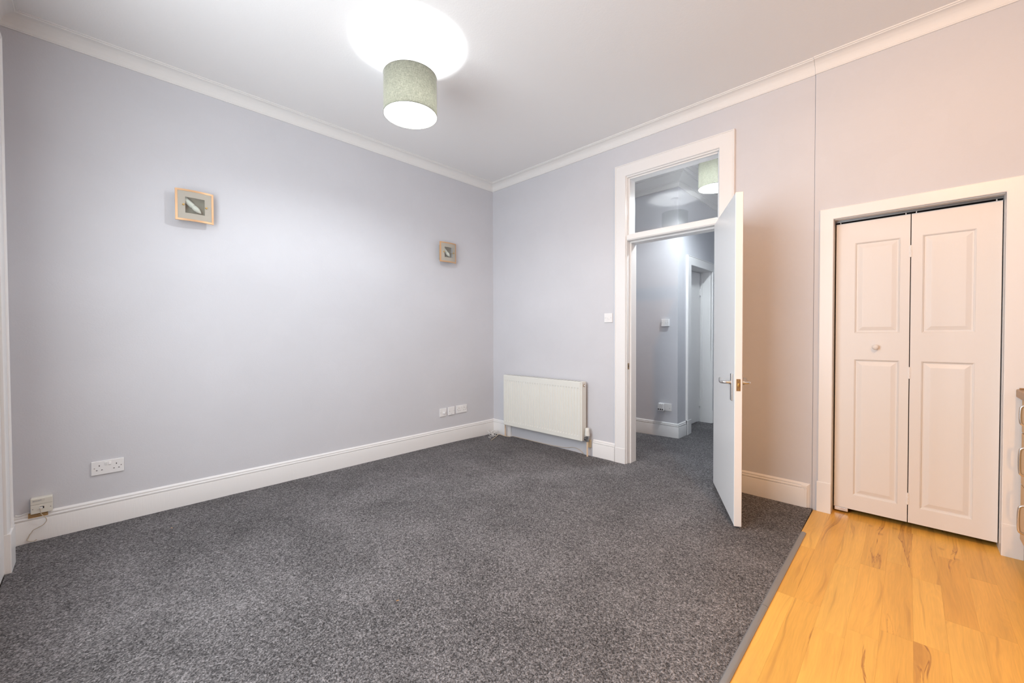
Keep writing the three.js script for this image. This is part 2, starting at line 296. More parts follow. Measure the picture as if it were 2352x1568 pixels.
{
  const cols = [3.055, 3.143, 3.235, 3.327, 3.419, 3.511, 3.603, 3.695, 3.787, 3.879, 3.955];
  const cuts = [[0.613, 1.16, 1.8, 2.42, 3.0], [1.157, 1.75, 2.37, 3.02], [0.03, 0.7, 1.315, 1.93, 2.55, 3.1], [0.62, 1.24, 1.86, 2.5, 3.12], [0.5, 1.16, 1.78, 2.4, 3.05], [0.02, 0.6, 1.152, 1.77, 2.4, 3.0], [0.255, 0.908, 1.53, 2.15, 2.8], [0.42, 0.906, 1.5, 2.1, 2.7, 3.2], [0.545, 1.18, 1.8, 2.44, 3.05], [0.3, 0.95, 1.56, 2.2, 2.83]];
  const tone = [[2, 3, 2, 4, 0, 2], [3, 1, 4, 2, 0], [1, 2, 0, 2, 4, 0, 1], [1, 4, 2, 0, 3, 2], [2, 1, 4, 0, 2, 4], [0, 4, 0, 4, 2, 0, 1], [2, 3, 0, 4, 2, 0], [1, 4, 2, 0, 1, 2, 0], [4, 2, 0, 4, 2, 1], [1, 0, 2, 4, 0, 2]];
  for (let c = 0; c + 1 < cols.length; c++) {
    const x0 = cols[c], x1 = cols[c + 1], zs = [c === 0 ? 0.02 : c > 8 ? 0.022 : -0.3, ...cuts[c], END - 0.01].sort((a, b) => a - b);
    for (let k = 0; k + 1 < zs.length; k++) {
      const g = new RoundedBoxGeometry(x1 - x0 - 0.0001, 0.009, zs[k + 1] - zs[k] - 0.0001, 1, 0.00025).translate((x0 + x1) / 2, -0.0075, (zs[k] + zs[k + 1]) / 2);
      const q = uvm(g), uv = q.attributes.uv, ou = rnd() * 1.024, ov = rnd() * 2.048;
      for (let i = 0; i < uv.count; i++) uv.setXY(i, uv.getX(i) + ou, uv.getY(i) + ov);
      part('plank', q, plankTones[tone[c][k] ?? 0], floor);
    }
  }
}
for (const [z0, z1, l] of [[0.44, 1.318, 'short grey metal threshold strip between carpet and laminate, near the cupboard'], [1.321, END - 0.03, 'long grey metal threshold strip between carpet and laminate, towards the window']])
  top('threshold_strip', moulding([[3.066, z0], [3.066, z1]], [[-0.014, -0.003], [-0.014, 0.001], [-0.01, 0.0035], [-0.004, 0.0055], [0.004, 0.0055], [0.009, 0.0035], [0.014, -0.0025], [0.014, -0.003]], 1, onFloor, { crease: 0.8 }), M.strip, l, 'threshold strip');

// ---------------------------------------------------------------- hall doorway: frame, fanlight, door
const arch = (w, t, b = 0.008) => [[0, -0.003], [0, t - 0.004], [0.004, t], [w - b - 0.008, t], [w - b - 0.004, t - 0.003], [w - b, t + 0.002], [w - 0.003, t + 0.002], [w, t - 0.003], [w, -0.003]];
{
  const t = thing('trim_5', 'white moulded door frame of the hall doorway with its fanlight rail', 'door frame', [0, 0, 0], 0, null, 'structure');
  const ix0 = 1.714, ix1 = 2.473, iy = 2.515;
  part('architrave', moulding([[ix0, -0.012], [ix0, iy], [ix1, iy], [ix1, -0.012]], arch(0.105, 0.022), 1, onWall(0)), M.trim, t);
  part('plinth_block', bx(1.6105, 1.713, -0.012, 0.132, 0, 0.0245, 0.003), M.trim, t);
  part('plinth_block', bx(2.474, 2.5765, -0.012, 0.132, 0, 0.0245, 0.003), M.trim, t);
  part('jamb', bx(1.695, 1.72, -0.012, 2.52, -THICK - 0.01, 0.004, 0.002), M.trim, t);
  part('jamb', bx(2.467, 2.492, -0.012, 2.52, -THICK - 0.01, 0.004, 0.002), M.trim, t);
  part('head_lining', bx(1.72, 2.467, 2.505, 2.53, -THICK - 0.01, 0.004, 0.002), M.trim, t);
  part('door_stop', bx(1.72, 1.734, -0.012, 1.957, -THICK - 0.01, -0.046, 0.003), M.trim, t);
  part('door_stop', bx(2.453, 2.467, -0.012, 1.957, -THICK - 0.01, -0.046, 0.003), M.trim, t);
  part('door_stop', bx(1.734, 2.453, 1.943, 1.957, -THICK - 0.01, -0.046, 0.003), M.trim, t);
  part('fanlight_rail', join(bx(1.72, 2.467, 1.957, 2.006, -THICK - 0.01, 0.006, 0.004), bx(1.72, 2.467, 1.963, 1.973, 0.004, 0.012, 0.003)), M.trim, t);
  const k = part('strike_plate', bx(1.7195, 1.7215, 0.83, 0.885, -0.034, -0.012, 0.0006), M.tarnish, t);
  part('latch_hole', bx(1.7205, 1.7222, 0.846, 0.868, -0.03, -0.02), M.slot, k);
  const f = thing('window_1', 'clear fanlight pane above the hall door, lamp mirrored in it', 'fanlight', [0, 0, 0], 0, null, 'structure');
  part('pane', bx(1.722, 2.465, 2.008, 2.503, -0.034, -0.03), M.pane, f);
  for (const [a, b, c, d] of [[1.72, 1.733, 2.006, 2.505], [2.454, 2.467, 2.006, 2.505], [1.733, 2.454, 2.006, 2.018], [1.733, 2.454, 2.493, 2.505]]) part('glazing_bead', bx(a, b, c, d, -0.029, -0.016, 0.004), M.trim, f);
}
{
  const d = thing('door_1', 'plain white flush door standing open from the hall doorway', 'door', [2.442, 0, 0.018], -1.1075, null, 'structure');
  const L = 0.728;
  part('leaf', bx(0, L - 0.006, 0.02, 1.956, -0.04, 0, 0.003), M.trim, d);
  part('edge_lipping', bx(L - 0.0065, L, 0.016, 1.957, -0.0405, 0.0005, 0.004), M.trim, d);
  const lp = part('latch_plate', bx(L - 0.0005, L + 0.001, 0.808, 0.878, -0.031, -0.009, 0.0004), M.tarnish, d);
  part('latch_bolt', bx(L, L + 0.009, 0.834, 0.852, -0.024, -0.014, 0.003), M.brass, lp);
  for (const y of [0.818, 0.868]) part('screw', cyl(0.003, 0.003, 0.002, L + 0.001, y, -0.02, 'x', 12), M.brass, lp);
  for (const s of [1, -1]) {
    const zf = s > 0 ? 0 : -0.04;
    const h = part('handle_plate', bx(L - 0.075, L - 0.035, 0.745, 0.905, zf, zf + s * 0.011, 0.004), M.chrome, d);
    const x = L - 0.055, y = 0.852;
    part('lever', join(uvm(tube([[x, y, zf + s * 0.008], [x, y, zf + s * 0.03], [x - 0.006, y, zf + s * 0.046], [x - 0.024, y - 0.001, zf + s * 0.054], [x - 0.055, y - 0.003, zf + s * 0.055], [x - 0.085, y + 0.001, zf + s * 0.053], [x - 0.112, y + 0.012, zf + s * 0.048]], 0.0082, 60, 14)), uvm(new THREE.SphereGeometry(0.0084, 14, 10).translate(x - 0.112, y + 0.012, zf + s * 0.048)), cyl(0.013, 0.011, 0.012, x, y, zf + s * 0.014, 'z', 20)), M.chrome, h);
  }
  for (const y of [0.25, 1.0, 1.72]) part('hinge', cyl(0.006, 0.006, 0.09, -0.004, y, -0.038, 'y', 14), M.steel, d);
}

// ---------------------------------------------------------------- folding cupboard doors
function panelGeo(x0, x1, y0, y1, z) {
  const rings = [[0, 0], [0.003, -0.0015], [0.007, -0.0085], [0.013, -0.0085], [0.034, -0.0015], [0.037, -0.0012]], pos = [];
  const R = rings.map(([i, d]) => [[x0 + i, y0 + i, z + d], [x1 - i, y0 + i, z + d], [x1 - i, y1 - i, z + d], [x0 + i, y1 - i, z + d]]);
  for (let r = 0; r + 1 < R.length; r++) for (let k = 0; k < 4; k++) { const l = (k + 1) % 4; pos.push(...R[r][k], ...R[r][l], ...R[r + 1][l], ...R[r][k], ...R[r + 1][l], ...R[r + 1][k]); }
  const e = R[R.length - 1]; pos.push(...e[0], ...e[1], ...e[2], ...e[0], ...e[2], ...e[3]);
  const g = new THREE.BufferGeometry(); g.setAttribute('position', new THREE.BufferAttribute(new Float32Array(pos), 3)); g.computeVertexNormals();
  return uvm(g);
}
{
  const t = thing('trim_6', 'white flat casing around the folding cupboard doors', 'door frame', [0, 0, 0], 0, null, 'structure');
  const flat = [[0, -0.003], [0, 0.014], [0.003, 0.017], [0.066, 0.017], [0.07, 0.013], [0.07, -0.003]];
  part('architrave', moulding([[CL.x0, -0.012], [CL.x0, CL.y1], [CL.x1, CL.y1], [CL.x1, -0.012]], flat, 1, onWall(0.005)), M.trim, t);
  part('plinth_block', bx(CL.x0 - 0.075, CL.x0 - 0.001, -0.004, 0.19, 0.005, 0.026, 0.003), M.trim, t);
  part('plinth_block', bx(CL.x1 + 0.001, CL.x1 + 0.075, -0.004, 0.165, 0.005, 0.024, 0.003), M.trim, t);
  part('jamb', bx(CL.x0 - 0.014, CL.x0, -0.01, CL.y1, -THICK, 0.012, 0.002), M.trim, t);
  part('jamb', bx(CL.x1, CL.x1 + 0.014, -0.01, CL.y1, -THICK, 0.012, 0.002), M.trim, t);
  part('head_lining', bx(CL.x0 - 0.014, CL.x1 + 0.014, CL.y1, CL.y1 + 0.014, -THICK, 0.012, 0.002), M.trim, t);
  part('edge_bead', bx(CL.x0, CL.x1, CL.y1 - 0.004, CL.y1, 0.0, 0.008, 0.0015), M.trim, t);
  const tr = part('door_track', bx(CL.x0, CL.x1, CL.y1 - 0.012, CL.y1, -0.1, -0.062), M.steel, t);
  part('groove', bx(CL.x0 + 0.002, CL.x1 - 0.002, CL.y1 - 0.013, CL.y1 - 0.006, -0.087, -0.075), M.slot, tr);
  const w = thing('cupboard_recess', 'dark cupboard space behind the folding doors', 'cupboard', [0, 0, 0], 0, null, 'structure');
  part('back', bx(2.8, 4.2, -0.1, 2.2, -0.66, -0.6), M.sub, w); part('side', bx(2.78, 2.82, -0.1, 2.2, -0.62, -THICK), M.sub, w); part('side', bx(4.18, 4.22, -0.1, 2.2, -0.62, -THICK), M.sub, w); part('lid', bx(2.8, 4.2, 2.16, 2.2, -0.62, -THICK), M.sub, w);
  const d = thing('door_2', 'pair of white four-panel folding cupboard doors with small round knob', 'cupboard door', [0, 0, 0], 0, null, 'structure');
  const zf = -0.052;
  for (const [a, b, p0, p1, knob] of [[3.153, 3.491, 3.247, 3.448, true], [3.4945, 3.834, 3.543, 3.744, false]]) {
    const s = new THREE.Shape([[a, 0.032], [b, 0.032], [b, 1.832], [a, 1.832]].map(([x, y]) => new THREE.Vector2(x, y)));
    for (const [y0, y1] of [[0.127, 0.977], [1.144, 1.7]]) s.holes.push(new THREE.Path([[p0, y0], [p0, y1], [p1, y1], [p1, y0]].map(([x, y]) => new THREE.Vector2(x, y))));
    const leaf = part('door_leaf', join(uvm(new THREE.ExtrudeGeometry(s, { depth: 0.011, bevelEnabled: true, bevelThickness: 0.0015, bevelSize: 0.0015, bevelOffset: -0.0015, bevelSegments: 2 }).translate(0, 0, zf - 0.0125)), bx(a, b, 0.032, 1.832, zf - 0.034, zf - 0.0105)), M.closet, d);
    for (const [y0, y1] of [[0.127, 0.977], [1.144, 1.7]]) part('panel', panelGeo(p0, p1, y0, y1, zf), M.closet, leaf);
    if (knob) {
      const k = lathe([[0, 0.034], [0.007, 0.0335], [0.0125, 0.03], [0.0155, 0.024], [0.0145, 0.018], [0.009, 0.012], [0.0075, 0.006], [0.011, 0.001], [0.011, -0.002]], 28).rotateX(Math.PI / 2).translate(3.345, 1.057, zf);
      part('knob', k, M.closet, leaf);
      for (const y of [0.172, 0.909, 1.616]) part('hinge', join(bx(b - 0.005, b + 0.008, y - 0.034, y + 0.034, zf, zf + 0.0025, 0.001), ...[-0.024, 0, 0.024].map((o) => cyl(0.0038, 0.0038, 0.02, b + 0.0015, y + o, zf + 0.002, 'y', 12))), M.trim, leaf);
      part('pivot_bracket', bx(a + 0.002, a + 0.07, 0.008, 0.03, zf - 0.025, zf - 0.004, 0.002), M.chrome, leaf);
    }
    for (const x of [a + 0.02, b - 0.02]) part('top_pin', cyl(0.004, 0.004, 0.02, x, 1.84, zf - 0.016, 'y', 12), M.chrome, leaf);
  }
}

// ---------------------------------------------------------------- hall
{
  const H = THICK;
  top('wall_hall', bx(0.2, 1.68, -0.1, HALLCEIL + 0.1, -1.32, -1.19), M.wall, 'blue grey hall wall facing the open doorway', 'wall', null, 'structure');
  // side wall with the recessed door
  const s = new THREE.Shape([[-1.32, -0.1], [-1.53, -0.1], [-1.53, 1.94], [-2.245, 1.94], [-2.245, -0.1], [-3.3, -0.1], [-3.3, HALLCEIL + 0.1], [-1.32, HALLCEIL + 0.1]].map(([z, y]) => new THREE.Vector2(-z, y)));
  top('wall_passage', uvm(new THREE.ExtrudeGeometry(s, { depth: 0.17, bevelEnabled: false }).rotateY(Math.PI / 2).translate(1.51, 0, 0)), M.wall, 'blue grey passage wall around the recessed white hall door', 'wall', null, 'structure');
  top('wall_hall_end', bx(1.4, 2.85, -0.1, HALLCEIL + 0.1, -3.3, -3.2), M.wall, 'blue grey wall closing the far end of the passage', 'wall', null, 'structure');
  top('wall_hall_side', bx(2.72, 2.8, -0.1, HALLCEIL + 0.1, -3.3, -H), M.wall, 'blue grey hall wall beside the cupboard', 'wall', null, 'structure');
  top('wall_hall_west', bx(0.3, 0.4, -0.1, HALLCEIL + 0.1, -1.3, -H), M.wall, 'blue grey wall at the short end of the hall', 'wall', null, 'structure');
  top('wall_hall_inner', wallShape([[0.3, CEIL], [2.8, CEIL], [2.8, HALLCEIL + 0.1], [0.3, HALLCEIL + 0.1]], -H, 0.05), M.wall, 'hall wall strip above the doorway', 'wall', null, 'structure');
  top('ceiling_hall', bx(0.2, 2.85, HALLCEIL, HALLCEIL + 0.1, -3.3, -H + 0.02), M.ceiling, 'white ceiling of the hall seen through the fanlight', 'ceiling', null, 'structure');
  const hc = [[-0.01, 2.74], [0.012, 2.74], [0.015, 2.746], [0.015, 2.785], [0.022, 2.79], [0.022, 2.8], [0.03, 2.806], [0.04, 2.824], [0.055, 2.845], [0.075, 2.86], [0.08, 2.866], [0.08, 2.876], [0.092, 2.882], [0.098, 2.892], [0.11, 2.9], [0.11, 2.912], [0.13, 2.92], [0.14, 2.93], [0.14, HALLCEIL + 0.003], [-0.01, HALLCEIL + 0.003]];
  top('trim_7', moulding([[0.4, -1.19], [1.68, -1.19], [1.68, -3.2]], hc, 1, onFloor, { crease: 0.35 }), M.cornice, 'cream stepped cornice around the hall corner', 'cornice', null, 'structure');
  const hs = skirt.map(([d, y]) => [d, y]);
  top('baseboard_hall', moulding([[0.4, -1.19], [1.68, -1.19], [1.68, -1.4]], hs, 1, onFloor, skirtOpt), M.trim, 'white skirting turning the corner of the hall', 'skirting board', null, 'structure');
  top('baseboard_passage', moulding([[1.68, -2.34], [1.68, -3.2]], hs, 1, onFloor, skirtOpt), M.trim, 'white skirting beyond the recessed hall door', 'skirting board', null, 'structure');
  const t = thing('trim_8', 'white casing of the recessed door in the hall', 'door frame', [0, 0, 0], 0, null, 'structure');
  part('architrave', moulding([[-1.52, -0.012], [-1.52, 1.93], [-2.235, 1.93], [-2.235, -0.012]], arch(0.105, 0.022), -1, onSide(1.68)), M.trim, t);
  part('plinth_block', bx(1.68, 1.707, -0.012, 0.16, -1.52, -1.415, 0.003), M.trim, t);
  part('plinth_block', bx(1.68, 1.707, -0.012, 0.16, -2.34, -2.236, 0.003), M.trim, t);
  part('jamb', bx(1.5, 1.683, -0.012, 1.935, -1.535, -1.52, 0.002), M.trim, t);
  part('jamb', bx(1.5, 1.683, -0.012, 1.935, -2.25, -2.235, 0.002), M.trim, t);
  part('head_lining', bx(1.5, 1.683, 1.93, 1.945, -2.25, -1.52, 0.002), M.trim, t);
  part('door_stop', bx(1.555, 1.575, -0.012, 1.93, -2.235, -2.222, 0.002), M.trim, t);
  const d = thing('door_3', 'white closed door set back in the hall side wall', 'door', [0, 0, 0], 0, null, 'structure');
  part('leaf', bx(1.505, 1.545, 0.01, 1.925, -2.222, -1.524, 0.003), M.trim, d);
  for (const y of [0.25, 1.68]) part('hinge', join(cyl(0.007, 0.007, 0.09, 1.55, y, -2.22, 'y', 12), bx(1.545, 1.548, y - 0.045, y + 0.045, -2.22, -2.19)), M.trim, d);
}

// ---------------------------------------------------------------- window behind the camera (the daylight comes through it)
{
  const w = thing('window_2', 'tall white sash window in the outside wall', 'window', [0, 0, 0], 0, null, 'structure');
  const { x0, x1, y0, y1 } = WIN, z0 = END + 0.14, z1 = END + 0.19, ym = (y0 + y1) / 2;
  part('sash_frame', join(bx(x0, x0 + 0.05, y0, y1, z0, z1, 0.004), bx(x1 - 0.05, x1, y0, y1, z0, z1, 0.004), bx(x0, x1, y0, y0 + 0.07, z0, z1, 0.004), bx(x0, x1, y1 - 0.06, y1, z0, z1, 0.004)), M.trim, w);
  part('meeting_rail', bx(x0 + 0.05, x1 - 0.05, ym - 0.025, ym + 0.025, z0, z1, 0.004), M.trim, w);
  part('pane', bx(x0 + 0.05, x1 - 0.05, y0 + 0.07, ym - 0.025, END + 0.163, END + 0.167), M.pane, w);
  part('pane', bx(x0 + 0.05, x1 - 0.05, ym + 0.025, y1 - 0.06, END + 0.163, END + 0.167), M.pane, w);
  part('sill', bx(x0 - 0.02, x1 + 0.02, y0 - 0.03, y0, END - 0.03, END + 0.14, 0.006), M.trim, w);
  part('casing', moulding([[x0, y0], [x0, y1], [x1, y1], [x1, y0]], [[0, 0.003], [0, -0.02], [0.09, -0.02], [0.095, 0.003]], 1, onWall(END)), M.trim, w);
}
{
  const t = thing('trim_9', 'white rounded casing of the tall press cupboard beside the phone socket', 'door frame', [0, 0, 0], 0, null, 'structure');
  const casing = [[0, 0.003], [0, -0.03], [0.012, -0.036], [0.06, -0.036], [0.075, -0.03], [0.088, -0.033]];
  for (let i = 0; i <= 8; i++) { const a = Math.PI * i / 8; casing.push([0.102 - 0.014 * Math.cos(a), -0.03 - 0.012 * Math.sin(a)]); }
  casing.push([0.13, -0.014], [0.135, 0.003]);
  part('architrave', moulding([[0.4, -0.012], [0.4, 2.5], [0.92, 2.5], [0.92, -0.012]], casing, 1, onWall(END)), M.trim, t);
  part('plinth_block', bx(0.26, 0.402, -0.012, 0.19, END - 0.042, END + 0.003, 0.004), M.trim, t);
  part('plinth_block', bx(0.918, 1.06, -0.012, 0.19, END - 0.042, END + 0.003, 0.004), M.trim, t);
  const d = thing('door_4', 'white closed door of the tall press cupboard', 'cupboard door', [0, 0, 0], 0, null, 'structure');
  part('leaf', bx(0.401, 0.919, 0.005, 2.499, END - 0.02, END + 0.002, 0.003), M.trim, d);
}

// ---------------------------------------------------------------- pendant lamps
function pendant(label, group, pos, ceil, yb, h, I, r = 0.157, hue = COOL) {
  const o = thing('pendant_lamp', label, 'ceiling light', pos, 0, group);
  const r0 = r + 0.001, r1 = r, yt = yb + h, ybulb = yb + 0.047;
  part('ceiling_rose', lathe([[0, ceil], [0.05, ceil], [0.05, ceil - 0.008], [0.044, ceil - 0.02], [0.03, ceil - 0.027], [0.012, ceil - 0.03], [0.01, ceil - 0.045], [0.004, ceil - 0.047], [0, ceil - 0.047]], 32), M.plastic, o);
  part('flex', cyl(0.003, 0.003, ceil - 0.045 - (yt - 0.045), 0, (ceil - 0.045 + yt - 0.045) / 2, 0, 'y', 10), M.plastic, o);
  part('lamp_holder', lathe([[0, yt - 0.04], [0.008, yt - 0.042], [0.016, yt - 0.06], [0.019, yt - 0.075], [0.019, yt - 0.1], [0.015, yt - 0.105], [0, yt - 0.105]], 24), M.plastic, o);
  const cloth = lathe([[r0, yb], [r1, yt]], 96), cu = cloth.attributes.uv;
  for (let i = 0; i < cu.count; i++) cu.setXY(i, cu.getX(i) * 0.96, cu.getY(i) * h);
  const s = part('shade', cloth, M.fabric, o);
  part('lining', lathe([[r0 - 0.0015, yb + 0.0005], [r1 - 0.0015, yt - 0.0005]], 96), M.lining, s);
  for (const [r, y] of [[r0 - 0.001, yb], [r1 - 0.001, yt]]) part('rim', new THREE.TorusGeometry(r, 0.0022, 8, 96).rotateX(Math.PI / 2).translate(0, y, 0), M.fabric, s);
  part('shade_ring', join(uvm(new THREE.TorusGeometry(0.022, 0.0025, 8, 24).rotateX(Math.PI / 2).translate(0, yt - 0.072, 0)), ...[0, 1, 2].map((k) => { const a = k * 2.094; return uvm(tube([[0.022 * Math.cos(a), yt - 0.072, 0.022 * Math.sin(a)], [0.09 * Math.cos(a), yt - 0.05, 0.09 * Math.sin(a)], [(r1 - 0.002) * Math.cos(a), yt - 0.004, (r1 - 0.002) * Math.sin(a)]], 0.0015, 12, 6)); })), M.plastic, s);
  part('bulb', lathe([[0, ybulb - 0.035], [0.012, ybulb - 0.034], [0.023, ybulb - 0.026], [0.03, ybulb - 0.012], [0.0305, ybulb + 0.002], [0.026, ybulb + 0.018], [0.017, ybulb + 0.034], [0.0135, ybulb + 0.046], [0.013, yt - 0.104], [0, yt - 0.104]], 32), M.bulb, o);
  const l = new THREE.PointLight(C(...hue), I, 0, 2); l.position.set(0, ybulb, 0); l.castShadow = true; l.shadow.radius = 1.9; l.name = 'pendant_light'; o.add(l);
  return o;
}
pendant('lit drum pendant with sage linen shade under the living room ceiling', null, [1.32, 0, 1.908], CEIL, 2.466, 0.23, PENDANT_I);
pendant('lit sage drum pendant in the hall seen through the fanlight', null, [2.203, 0, -0.76], HALLCEIL, 2.486, 0.235, HALL_I, 0.148, [0.86, 0.95, 1.0]);

// ---------------------------------------------------------------- square wall lights
function wallLight(label, z, y) {
  const o = thing('wall_light', label, 'wall light', [0, y, z], Math.PI / 2);
  const W = 0.1025, bow = 0.016, z0 = 0.058;
  const bend = (g) => { const p = g.attributes.position; for (let i = 0; i < p.count; i++) { const x = p.getX(i); p.setZ(i, p.getZ(i) + z0 + bow * (1 - (x / W) ** 2)); } g.computeVertexNormals(); return g; };
  const strip = (x0, x1, y0, y1, za, zb, n) => new THREE.BoxGeometry(x1 - x0, y1 - y0, zb - za, n, 1, 1).translate((x0 + x1) / 2, (y0 + y1) / 2, (za + zb) / 2);
  part('back_plate', bx(-0.075, 0.075, -0.075, 0.075, 0, 0.016, 0.004), M.lampBack, o);
  const b = 0.012, c = 0.052;
  const glass = part('glass_plate', bend(mergeGeometries([strip(-W + b, -c, -W + b, W - b, -0.003, 0.002, 6), strip(c, W - b, -W + b, W - b, -0.003, 0.002, 6), strip(-c, c, c, W - b, -0.003, 0.002, 12), strip(-c, c, -W + b, -c, -0.003, 0.002, 12)])), M.frost, o);
  part('clear_square', bend(strip(-c, c, -c, c, -0.002, 0.001, 12)), M.clear, glass);
  part('border', bend(mergeGeometries([strip(-W, -W + b, -W, W, -0.006, 0.004, 3), strip(W - b, W, -W, W, -0.006, 0.004, 3), strip(-W + b, W - b, W - b, W, -0.006, 0.004, 14), strip(-W + b, W - b, -W, -W + b, -0.006, 0.004, 14)])), M.bronze, o);
  for (const x of [-0.061, 0.061]) {
    const zz = z0 + bow * (1 - (x / W) ** 2);
    part('knob', join(cyl(0.0065, 0.0055, 0.01, x, 0, zz + 0.006, 'z', 18), cyl(0.0025, 0.0025, zz, x, 0, zz / 2, 'z', 10)), M.brass, o);
  }
  part('lamp_holder', uvm(lathe([[0, -0.075], [0.012, -0.075], [0.0165, -0.068], [0.0165, 0.0], [0, 0.002]], 20).rotateZ(Math.PI + 0.85).translate(-0.008, 0.006, 0.038)), M.bulbOff, o);
  part('bulb', uvm(lathe([[0.0125, -0.002], [0.0165, 0.012], [0.0175, 0.025], [0.0145, 0.038], [0.008, 0.052], [0.003, 0.06], [0, 0.061]], 24).rotateZ(Math.PI + 0.85).translate(-0.008, 0.006, 0.038)), M.bulbOff, o);
  return o;
}
wallLight('square copper-edged wall light high above the lone double socket', 2.783, 2.004);
wallLight('square copper-edged wall light high above the row of three faceplates', 0.692, 1.994);

// ---------------------------------------------------------------- faceplates
function plate(o, w, h, d = 0.009) { return part('faceplate', bx(-w / 2, w / 2, -h / 2, h / 2, 0, d, 0.003), M.plastic, o); }
function doubleSocket(name, label, pos, turn, { rockers = 'apart', side = 1 } = {}) {
  const o = thing(name, label, 'wall socket', pos, turn), d = 0.009;
  plate(o, 0.143, 0.083);
  for (const cx of [-0.037, 0.037]) {
    part('earth_slot', bx(cx - 0.002, cx + 0.002, 0.009, 0.017, d - 0.001, d + 0.0004), M.slot, o);
    for (const s of [-0.011, 0.011]) part('pin_slot', bx(cx + s - 0.0032, cx + s + 0.0032, -0.0155, -0.0115, d - 0.001, d + 0.0004), M.slot, o);
  }
  for (const cx of [-0.0085, 0.0085]) part('rocker', new RoundedBoxGeometry(0.012, 0.019, 0.007, 2, 0.0015).rotateX(cx < 0 ? 0.14 : -0.12).translate(cx, 0.022, d), M.plastic, o);
  for (const s of [-0.058, 0.058]) part('screw', cyl(0.003, 0.003, 0.001, s, 0, d, 'z', 12), M.screw, o);
  return o;
}
doubleSocket('double_socket', 'white double socket alone on the wall beneath the square light', [0, 0.346, 3.2185], Math.PI / 2);
doubleSocket('double_socket', 'white double socket at the radiator end of a row of three', [0, 0.334, 0.483], Math.PI / 2);
{
  const o = thing('dimmer_plate', 'white faceplate with a round knob, first in the row of three', 'faceplate', [0, 0.3275, 0.7285], Math.PI / 2);
  plate(o, 0.083, 0.085);
  part('knob', lathe([[0, 0.022], [0.009, 0.0215], [0.0105, 0.019], [0.011, 0.0], [0, 0]], 28).rotateX(Math.PI / 2).translate(0.008, -0.005, 0.008), M.plastic, o);
  for (const s of [-0.03, 0.03]) part('screw', cyl(0.003, 0.003, 0.001, s, 0, 0.009, 'z', 12), M.screw, o);
  const b = thing('outlet_plate', 'white cord outlet faceplate in the middle of the row of three', 'faceplate', [0, 0.331, 0.6235], Math.PI / 2);
  plate(b, 0.082, 0.083, 0.014);
  for (const [x, y] of [[-0.029, 0], [0.029, 0], [0, -0.03]]) part('screw', cyl(0.003, 0.003, 0.001, x, y, 0.014, 'z', 12), M.screw, b);
}
function lightSwitch(label, pos, cat = 'light switch') {
  const o = thing('light_switch', label, cat, pos);
  plate(o, 0.083, 0.083);
  for (const x of [-0.008, 0.008]) part('rocker', new RoundedBoxGeometry(0.0135, 0.023, 0.006, 2, 0.0015).rotateX(x < 0 ? 0.12 : -0.12).translate(x, 0, 0.0085), M.plastic, o);
  for (const s of [-0.03, 0.03]) part('screw', cyl(0.0025, 0.0025, 0.001, s, 0, 0.009, 'z', 12), M.screw, o);
  return o;
}
lightSwitch('white two-way light switch beside the hall doorway', [1.536, 1.289, 0]);
{
  const o = thing('switch_plate', 'white switched faceplate on the hall wall above the plug adaptor', 'light switch', [1.546, 1.267, -1.19]);
  plate(o, 0.086, 0.08, 0.02);
  part('rocker', new RoundedBoxGeometry(0.012, 0.02, 0.006, 2, 0.0015).rotateX(0.12).translate(0.014, 0, 0.0195), M.plastic, o);
  for (const s of [-0.031, 0.031]) part('screw', cyl(0.0025, 0.0025, 0.001, s, 0, 0.02, 'z', 12), M.screw, o);
  const k = thing('wall_socket', 'white double socket low on the hall wall behind the plug adaptor', 'wall socket', [1.547, 0.325, -1.19]);
  plate(k, 0.14, 0.083);
  for (const s of [0.05]) part('pin_slot', bx(s - 0.003, s + 0.003, -0.012, -0.008, 0.0085, 0.0095), M.slot, k);
  part('rocker', new RoundedBoxGeometry(0.012, 0.018, 0.006, 2, 0.0015).translate(0.03, 0.02, 0.0085), M.plastic, k);
  const a = thing('plug_adaptor', 'white rounded three-way plug adaptor in the hall socket', 'adaptor', [1.513, 0.326, -1.18]);
  part('body', bx(-0.036, 0.036, -0.046, 0.046, 0.0, 0.05, 0.016), M.plastic, a);
  for (const x of [-0.022, 0, 0.022]) {
    part('port', cyl(0.008, 0.008, 0.002, x, -0.024, 0.0495, 'z', 20), M.slot, a);
    part('earth_slot', bx(x - 0.0035, x + 0.0035, 0.033, 0.037, 0.0465, 0.0488), M.slot, a);
  }
}
